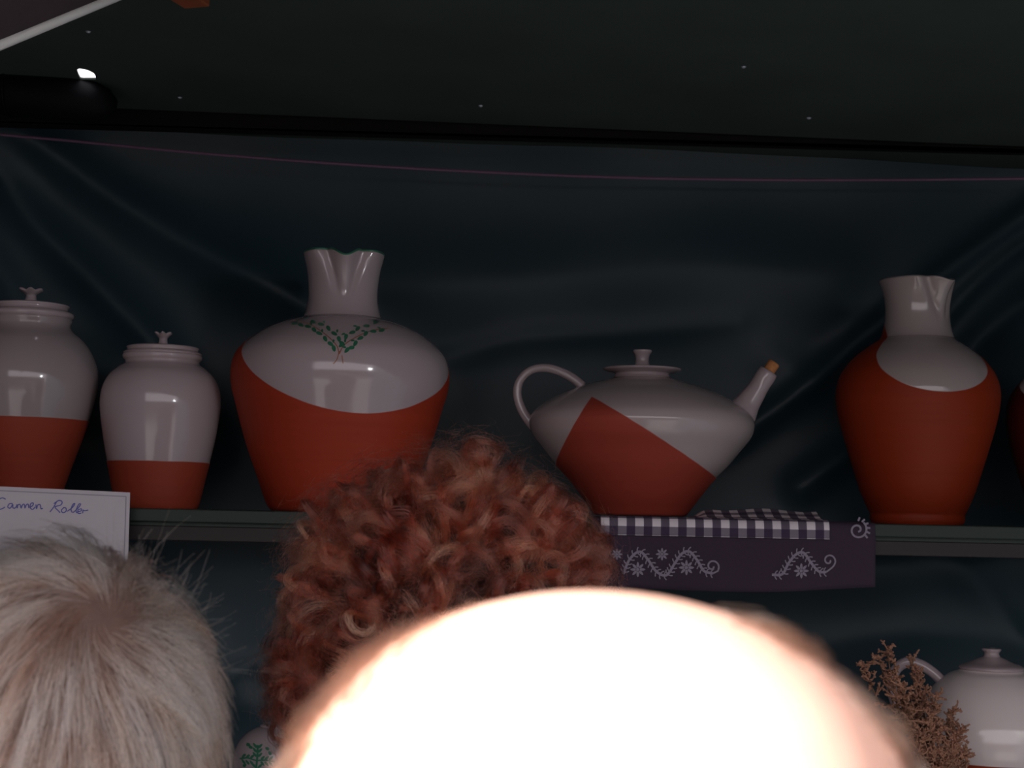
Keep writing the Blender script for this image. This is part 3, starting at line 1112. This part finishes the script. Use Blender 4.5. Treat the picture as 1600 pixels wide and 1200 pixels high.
def head_shape(a, b, ctop, clow=.125):
    """head surface: skull and face looking along +y; origin at the widest level of the skull"""
    V, Fc = [], []
    nu, nv = 72, 56
    for j in range(nv + 1):
        ph = -PI / 2 + PI * j / nv
        for i in range(nu):
            th = 2 * PI * i / nu
            x, y, z = math.cos(ph) * math.sin(th), math.cos(ph) * math.cos(th), math.sin(ph)
            X, Y, Z = x * a, y * b, z * (ctop if z > 0 else clow)
            if z < 0:
                k = min(1, -z)
                X *= 1 - .30 * k ** 1.5
                if y < 0: Y *= 1 - .42 * k               # nape
                else: Y *= 1 + .06 * k
            if y > 0:                                    # face
                fx, fz = X / a, Z
                g = lambda u, v, su, sv: math.exp(-((fx - u) / su) ** 2 - ((fz - v) / sv) ** 2)
                Y += .024 * g(0, -.048, .15, .020) + .010 * g(0, -.026, .12, .03)         # nose
                Y += .005 * g(0, -.008, .55, .008)                                         # brow
                Y -= .009 * (g(.42, -.022, .22, .012) + g(-.42, -.022, .22, .012))         # sockets
                Y += .005 * g(0, -.078, .28, .006) - .003 * g(0, -.083, .25, .003) + .005 * g(0, -.089, .24, .006)   # lips
                Y += .008 * g(0, -.112, .28, .014)                                         # chin
            V.append((X, Y, Z))
    for j in range(nv):
        for i in range(nu):
            i2 = (i + 1) % nu
            Fc.append((j * nu + i, j * nu + i2, (j + 1) * nu + i2, (j + 1) * nu + i))
    return V, Fc


def ear(side, a):
    pts = []
    for k in range(13):
        q = -2.3 + 4.6 * k / 12
        pts.append((side * (a * .97 + .012 + .004 * math.cos(q)), -.012 + .017 * -math.cos(q) - .004, -.046 + .030 * math.sin(q)))
    t1 = tube(pts, [.0045] * 13, 8)
    disc = tube([(side * (a * .86), -.008, -.046), (side * (a * .97 + .011), -.014, -.046)], [.018, .021], 14)
    return [t1, disc]


def person(name, H, a, b, ctop, label, shirt, yaw=0, lean=0.0):
    """H: world position of the skull centre; a standing figure facing the shelf, feet on the ground"""
    root = empty(name, (H.x, H.y, 0))
    root.rotation_euler.z = yaw
    hz = H.z
    S = (hz + .10) / 1.72
    # joints: (x, y, z, radius)
    J = {}
    order, edges = [], []

    def add(k, x, y, z, r, par=None):
        J[k] = len(order)
        order.append((x, y, z, r))
        if par: edges.append((J[par], J[k]))
    sh, hip, kn, an = 1.40 * S, .92 * S, .50 * S, .085
    sh = hz - .222
    yb = -.01
    add('pelvis', 0, yb, hip, .125)
    add('belly', 0, yb + .01, hip + .16 * S, .120, 'pelvis')
    add('chest', 0, yb, sh - .12, .128, 'belly')
    add('collar', 0, yb - .012, sh + .01, .075, 'chest')
    add('neck', 0, yb - .012, sh + .062, .055, 'collar')
    add('nape', 0, yb - .002, hz - .09, .053, 'neck')
    for s, q in ((-1, 'l'), (1, 'r')):
        add('sh' + q, s * .148, yb, sh - .03, .052, 'collar')
        add('ua' + q, s * .182, yb, sh - .16, .043, 'sh' + q)
        add('el' + q, s * .215, yb - .01, sh - .29, .037, 'ua' + q)
        add('fa' + q, s * .225, yb + .03, sh - .40, .036, 'el' + q)
        add('wr' + q, s * .228, yb + .065, sh - .53, .024, 'fa' + q)
        add('hp' + q, s * .092, yb, hip - .07, .088, 'pelvis')
        add('th' + q, s * .100, yb + .005, (hip + kn) / 2, .073, 'hp' + q)
        add('kn' + q, s * .102, yb + .008, kn, .053, 'th' + q)
        add('cf' + q, s * .102, yb - .012, kn - .14, .053, 'kn' + q)
        add('an' + q, s * .100, yb - .02, an, .036, 'cf' + q)
        add('ft' + q, s * .108, yb + .07, .042, .040, 'an' + q)
        add('to' + q, s * .112, yb + .15, .032, .032, 'ft' + q)
    me = bpy.data.meshes.new('tmp')
    me.from_pydata([v[:3] for v in order], edges, [])
    o = bpy.data.objects.new('tmp', me)
    COL.objects.link(o)
    o.modifiers.new('skin', 'SKIN')
    if not me.skin_vertices: pass
    for i, v in enumerate(order):
        sv = me.skin_vertices[0].data[i]
        rx = v[3]
        sv.radius = (rx * 1.0, rx)
        if i in (J['chest'], J['belly'], J['pelvis']): sv.radius = (rx * 1.22, rx * .86)
    me.skin_vertices[0].data[0].use_root = True
    ss = o.modifiers.new('sub', 'SUBSURF')
    ss.levels = 2
    body = eval_mesh(o)
    bpy.data.objects.remove(o)
    bv = [v.co.copy() for v in body.vertices]
    bf = [tuple(p.vertices) for p in body.polygons]
    parts = [(bv, bf)]
    hv, hf = head_shape(a, b, ctop)
    parts.append(([Vector(v) + Vector((0, 0, hz)) for v in hv], hf))
    for s in (-1, 1):
        for e in ear(s, a): parts.append(([Vector(v) + Vector((0, 0, hz)) for v in e[0]], e[1]))
        # hand: palm and five fingers, loosely curled
        wx, wy, wz = s * .228, yb + .065, sh - .53
        palm = [Vector((wx, wy, wz + .01)), Vector((wx, wy + .012, wz - .03)), Vector((wx, wy + .022, wz - .075))]
        V, Fc = tube(palm, [.022, .030, .034], 14)
        V = [Vector((wx + (v.x - wx) * .48, v.y, v.z)) for v in V]
        parts.append((V, Fc))
        for k, (dy, L) in enumerate(((.046, .066), (.022, .078), (-.002, .072), (-.025, .056))):
            p = Vector((wx, wy + dy + .012, wz - .068))
            q = [p, p + Vector((-s * .003, .003, -L * .42)), p + Vector((-s * .013, .005, -L * .75)), p + Vector((-s * .030, .006, -L * .93))]
            parts.append(tube(q, [.0088, .0082, .0074, .0058], 10))
        p = Vector((wx - s * .004, wy + .034, wz - .02))
        parts.append(tube([p, p + Vector((-s * .012, .026, -.022)), p + Vector((-s * .02, .036, -.05))], [.0115, .0098, .0072], 10))
    V, Fc = join(parts)
    o = mesh_obj('tmp', V, Fc, None)
    rm = o.modifiers.new('r', 'REMESH')
    rm.mode = 'VOXEL'
    rm.voxel_size = .006
    sm = o.modifiers.new('s', 'SMOOTH')
    sm.factor = .6
    sm.iterations = 5
    bm_ = eval_mesh(o)
    bpy.data.objects.remove(o)
    bm_.name = 'body'
    bm_.materials.clear()
    bm_.materials.append(M_skin)
    bm_.polygons.foreach_set('use_smooth', [True] * len(bm_.polygons))
    bo = bpy.data.objects.new('body', bm_)
    bo.parent = root
    COL.objects.link(bo)
    # eyes
    for s in (-1, 1):
        ex = s * a * .42
        ey = math.sqrt(max(0, 1 - .42 ** 2 - .03)) * b - .008
        V, Fc = lathe([(.0116 * math.cos(q), .0116 * math.sin(q)) for q in np.linspace(-PI / 2 + .05, PI / 2 - .05, 12)], 20)
        e = mesh_obj('eye', V, Fc, M_eye, root, (ex, ey, hz - .024))
        V, Fc = lathe([(.0056, 0), (.0050, .0006), (.001, .0010)], 16)
        V = [(v[0], .0104 + v[2], v[1]) for v in V]
        mesh_obj('iris', V, Fc, M_iris, e)
    # clothes: the body's own surface pushed out
    nv = len(bm_.vertices)
    co = np.empty(nv * 3, 'f')
    bm_.vertices.foreach_get('co', co)
    co = co.reshape(-1, 3)
    no = np.empty(nv * 3, 'f')
    bm_.vertices.foreach_get('normal', no)
    no = no.reshape(-1, 3)
    polys = [tuple(p.vertices) for p in bm_.polygons]
    parr = np.array([p for p in polys if len(p) == 4])
    cen = co[parr].mean(1)

    def cloth(nm, mask, push, mat):
        sel = parr[mask]
        used, inv = np.unique(sel.ravel(), return_inverse=True)
        v = co[used] + no[used] * push
        f = inv.reshape(-1, 4)
        return mesh_obj(nm, v, [tuple(int(q) for q in r) for r in f], mat, root)
    wz = sh - .52
    arm = np.abs(cen[:, 0]) > .175
    cloth('shirt', (cen[:, 2] < sh + .045) & np.where(arm, cen[:, 2] > wz, cen[:, 2] > hip - .03), .009, shirt)
    cloth('trousers', (cen[:, 2] < hip + .01) & (cen[:, 2] > .085) & ~(arm & (cen[:, 2] > wz - .25)), .007, M_trouser)
    for s in (-1, 1):
        cloth('shoe', (cen[:, 2] < .10) & (cen[:, 0] * s > 0), .006, M_shoe)
    tag(root, label, 'person')
    return root


def strands(name, P_, R0, R1, mat, parent, tint=None):
    """P_: array strands x points x 3 -> hair curves object"""
    n, m, _ = P_.shape
    cu = bpy.data.hair_curves.new(name)
    cu.add_curves([m] * n)
    cu.attributes['position'].data.foreach_set('vector', P_.astype(np.float32).ravel())
    rad = np.tile(np.linspace(R0, R1, m), n).astype(np.float32)
    at = cu.attributes.get('radius') or cu.attributes.new('radius', 'FLOAT', 'POINT')
    at.data.foreach_set('value', rad)
    if tint is None: tint = np.full(n, .5)
    ta = cu.attributes.new('tint', 'FLOAT', 'CURVE')
    ta.data.foreach_set('value', np.asarray(tint, np.float32))
    cu.materials.append(mat)
    o = bpy.data.objects.new(name, cu)
    o.parent = parent
    COL.objects.link(o)
    o['kind'] = 'stuff'
    return o


def cap(name, a, b, ctop, zlow, mat, parent, hz, bumpy=0.0, front=.35):
    """close-fitting under-layer of the hair: back, sides and top of the head"""
    V, Fc = [], []
    nu, nv = 72, 44
    for j in range(nv + 1):
        ph = -PI * .33 + (PI / 2 + PI * .33) * j / nv
        for i in range(nu):
            th = 2 * PI * i / nu
            x, y, z = math.cos(ph) * math.sin(th), math.cos(ph) * math.cos(th), math.sin(ph)
            k = 1 + bumpy * (math.sin(9 * th + 3 * ph) * math.sin(11 * ph + 2 * th))
            V.append((x * a * k, y * b * k, (z * (ctop if z > 0 else .12)) * k + hz))
    for j in range(nv):
        for i in range(nu):
            i2 = (i + 1) % nu
            q = (j * nu + i, j * nu + i2, (j + 1) * nu + i2, (j + 1) * nu + i)
            cy_ = V[q[0]][1] / b
            cz_ = V[q[0]][2] - hz
            if cy_ > front and cz_ < ctop * .45: continue      # leave the face free
            if cz_ < zlow: continue
            Fc.append(q)
    used = sorted({i for f in Fc for i in f})
    mp = {i: k for k, i in enumerate(used)}
    return mesh_obj(name, [V[i] for i in used], [tuple(mp[i] for i in f) for f in Fc], mat, parent)


def nrm(v): return v / (np.linalg.norm(v, axis=-1, keepdims=True) + 1e-9)


# ---- person with grey-fair hair, lower left
HB = unproj(92, 1160, .95)
a, b, ct = .079, .094, .106
pg_ = person('person', HB, a, b, ct, 'person with short greying fair hair, back of head in front of the white card', M_shirt[1])
hc = cap('hair', a + .003, b + .003, ct + .003, -.085, M_scalp_grey, pg_, HB.z)


def ell(d, a, b, ct, low=.12):
    out = d * np.array([a, b, 1.0])
    out[..., 2] = np.where(d[..., 2] > 0, d[..., 2] * ct, d[..., 2] * low)
    return out


def ell_n(d, a, b, ct, low=.12):
    cz = np.where(d[..., 2] > 0, ct, low)
    return nrm(np.stack([d[..., 0] / a, d[..., 1] / b, d[..., 2] / cz], -1))


def short_hair(n, a, b, ct, whorl, length, lift, clumps, seed, keep, spiral=.55, m=9, gravity=.35, tuft=.7, low=.12):
    g = np.random.default_rng(seed)
    d = nrm(g.normal(size=(n * 3, 3)))
    d = d[keep(d)][:n]
    n = len(d)
    root = ell(d, a, b, ct, low)
    wd = nrm(np.array(whorl, float))
    # clumping
    cc = d[g.integers(0, n, clumps)]
    idx = np.empty(n, int)
    for s in range(0, n, 2000): idx[s:s + 2000] = np.argmax(d[s:s + 2000] @ cc.T + g.normal(size=(len(d[s:s + 2000]), 1)) * 0, 1)
    Lc = g.uniform(.75, 1.2, clumps)[idx] * g.uniform(.8, 1.1, n)
    twist = g.normal(0, .22, clumps)[idx]
    liftc = g.uniform(.25, 1.6, clumps)[idx] * lift
    pts = np.empty((n, m, 3))
    cur = d.copy()
    step = length / (m - 1)
    pos = root.copy()
    h = np.zeros(n)
    for k in range(m):
        pts[:, k] = ell(cur, a, b, ct, low) + ell_n(cur, a, b, ct, low) * (liftc * math.sin(min(1, k / (m - 1) * 1.25) * PI * .5) * (.35 + .65 * k / (m - 1)))[:, None]
        # flow away from the whorl with a spiral near it
        away = cur - wd * (cur @ wd)[:, None]
        away = nrm(away - cur * np.sum(away * cur, -1, keepdims=True))
        sp_ = np.cross(cur, away)
        dist = np.arccos(np.clip(cur @ wd, -1, 1))
        sw = spiral * np.exp(-dist / .5) + twist
        dirn = away + sp_ * sw[:, None] + np.array([0, 0, -gravity])
        # converge on the clump centre
        dirn = dirn + (cc[idx] - cur) * (tuft * 2.2)
        dirn = nrm(dirn - cur * np.sum(dirn * cur, -1, keepdims=True))
        cur = nrm(cur + dirn * (step * Lc / a)[:, None])
    # clumping towards a neighbour's path
    lead = {}
    for i in range(n):
        lead.setdefault(idx[i], i)
    li = np.array([lead[q] for q in idx])
    w_ = (np.linspace(0, 1, m) ** 1.3 * tuft)[None, :, None]
    off = (root - root[li])[:, None, :] * .25
    pts = pts * (1 - w_) + (pts[li] + off) * w_
    pts += np.cumsum(g.normal(0, .0004, pts.shape), 1)
    return pts, np.clip(g.normal(.5, .33, clumps)[idx], 0, 1)


whorl = (.44, -.57, .69)
keep = lambda d: ~((d[:, 1] > .45) & (d[:, 2] < .55)) & (d[:, 2] > -.8)
A, tA = short_hair(18000, a + .002, b + .002, ct + .002, whorl, .054, .0120, 1100, 3, keep, tuft=.66, spiral=.9, m=11, gravity=.45)
B, tB = short_hair(6000, a + .002, b + .002, ct + .002, whorl, .052, .0135, 1500, 4, keep, tuft=.30, spiral=.9, m=10, gravity=.45)
A[..., 2] += HB.z
B[..., 2] += HB.z
strands('hair_strands', A, .00013, .00005, M_hair_grey, hc, tA)
strands('hair_strands', B, .00011, .00004, M_hair_grey, hc, tB)
# loose flyaway hairs at the right of the crown
g = np.random.default_rng(8)
fly = []
for k in range(130):
    q = g.uniform(.35, 1.25)
    d0 = nrm(np.array([math.sin(q), g.uniform(-.5, .3), math.cos(q)]))
    r0 = ell(d0[None], a, b, ct)[0]
    d1 = nrm(d0 + g.normal(0, .55, 3))
    L = g.uniform(.022, .045)
    cv = nrm(g.normal(0, 1, 3)) * g.uniform(.2, .8)
    fly.append([r0 + (d1 * s + cv * s * s * .6) * L for s in np.linspace(0, 1, 9)])
fly = np.array(fly)
fly[..., 2] += HB.z
strands('flyaway_hairs', fly, .00008, .00004, M_hair_grey, hc)

# ---- person with curly red hair
HR = unproj(696, 1030, 1.36)
a, b, ct = .079, .094, .100
pr_ = person('person', HR, a, b, ct, 'person with thick curly auburn hair seen from behind, in front of the vases', M_shirt[2])
hc = cap('hair', .112, .110, .136, -.17, M_scalp_red, pr_, HR.z, .03, .62)
g = np.random.default_rng(21)


def vol(d):
    """outer surface of the curly mass"""
    p = 2.5
    A_, B_, Ct, Cb = .148, .140, .186, .24
    cz = np.where(d[..., 2] > 0, Ct, Cb)
    s = (np.abs(d[..., 0] / A_) ** p + np.abs(d[..., 1] / B_) ** p + np.abs(d[..., 2] / cz) ** p) ** (-1 / p)
    # lumps in the outline: lower at the left shoulder, higher to the right of the top
    s = s * (1 + .035 * np.sin(7 * np.arctan2(d[..., 0], d[..., 2]) + 1.1))
    return d * s[..., None]


locks = []
NL, NS, NM = 860, 40, 32
tints = []
for k in range(NL):
    d0 = nrm(g.normal(size=3))
    if d0[1] > .62 and d0[2] < .55: continue
    if d0[2] < -.85: continue
    if d0[1] > .3 and g.random() < .5: continue
    tip = vol(d0[None])[0] * g.uniform(.84, 1.0)
    root = tip * g.uniform(.62, .75)
    rad = g.uniform(.008, .0215) ** 1.0
    # coil axis roughly lying on the surface: mixture of tangential and outward
    tg = np.cross(d0, g.normal(size=3))
    tg = nrm(tg)
    down = np.array([0, 0, -1.0])
    ax = nrm(tg * g.uniform(.3, 1.0) + down * g.uniform(.1, .8) + d0 * g.uniform(-.1, .35))
    e1 = nrm(np.cross(ax, g.normal(size=3)))
    e2 = np.cross(ax, e1)
    L = g.uniform(.010, .050)
    turns = g.uniform(.7, 1.6) * (1 if g.random() < .5 else -1)
    start = tip * (1 - rad / .14) - ax * L * .5
    s = np.linspace(0, 1, NM)
    taper = (1 - .25 * s)
    ph = g.uniform(0, 2 * PI)
    coil = start + ax * (L * s)[:, None] + (e1 * np.cos(ph + turns * 2 * PI * s)[:, None] + e2 * np.sin(ph + turns * 2 * PI * s)[:, None]) * (rad * taper)[:, None]
    # lead-in from the root
    w_ = np.clip(s / .22, 0, 1)[:, None]
    w_ = w_ * w_ * (3 - 2 * w_)
    line = root * (1 - w_) + coil * w_
    # strands in the lock: ribbon-like bundle with spreading tips
    offs = g.normal(0, 1, (NS, 3)) * np.array([1, 1, 1]) * .0019
    wid = ax * g.normal(0, .0022, (NS, 1))
    spr = (.55 + .9 * s ** 2)[None, :, None]
    loose = g.normal(0, .17, (NS, 1, 1))
    ctr = start + ax * (L * s)[:, None]
    base_ = line[None] + (offs[:, None] + wid[:, None]) * spr
    base_ = base_ + (line - ctr)[None] * loose * w_[None]
    # gentle waviness
    base_ += .0006 * np.sin(s[None, :, None] * g.uniform(8, 20, (NS, 1, 1)) + g.uniform(0, 6, (NS, 1, 3)))
    locks.append(base_)
    tints += [float(np.clip(g.normal(.45, .3), 0, 1))] * NS
locks = np.concatenate(locks)
locks[..., 2] += HR.z
strands('curly_locks', locks, .00015, .00006, M_hair_red, hc, tints)
# frizz between and above the locks
NFZ = 5200
d = nrm(g.normal(size=(NFZ * 2, 3)))
d = d[~((d[:, 1] > .6) & (d[:, 2] < .55)) & (d[:, 2] > -.85)][:NFZ]
n = len(d)
s = np.linspace(0, 1, 14)[None, :, None]
st = vol(d) * g.uniform(.80, .96, (n, 1))
tg = nrm(np.cross(d, g.normal(size=(n, 3))))
tg2 = np.cross(d, tg)
rad = g.uniform(.004, .014, (n, 1, 1))
tt = g.uniform(.4, 1.5, (n, 1, 1)) * 2 * PI
fr_ = st[:, None] + (d * g.uniform(.004, .022, (n, 1)))[:, None] * s + rad * (tg[:, None] * np.sin(tt * s) + tg2[:, None] * (1 - np.cos(tt * s)))
fr_[..., 2] += HR.z
strands('frizz', fr_, .00009, .00004, M_hair_red, hc)

# ---- balding person, nearest
HBd = unproj(932, 1302, .40)
a, b, ct = .0770, .094, .0585
pb = person('person', HBd, a, b, ct, 'balding person in the nearest foreground, sunlit bare scalp seen from behind', M_shirt[0])
g = np.random.default_rng(33)


def keepb(d):
    az = np.abs(d[:, 0])
    r1, r2, r3 = g.random(len(d)), g.random(len(d)), g.random(len(d))
    side_ = (d[:, 1] > -.50 + .35 * r1 + .25 * np.clip(d[:, 2], 0, 1)) & (az > .30 + .25 * r2) & (d[:, 2] < .95) & (r3 > .75 * d[:, 2])
    low = (d[:, 2] < .12 + .1 * r1) & (az > .3)
    return (side_ | low) & (d[:, 2] > -.75) & (d[:, 1] < .55)


C_, tC = short_hair(16000, a - .0005, b - .0005, ct - .0005, (0, .75, .6), .022, .0026, 300, 5, keepb, spiral=.0, m=8, gravity=.25, tuft=.35, low=.125)
C_[..., 2] += HBd.z
hb = strands('hair', C_, .00012, .00005, M_hair_fair, pb, tC)
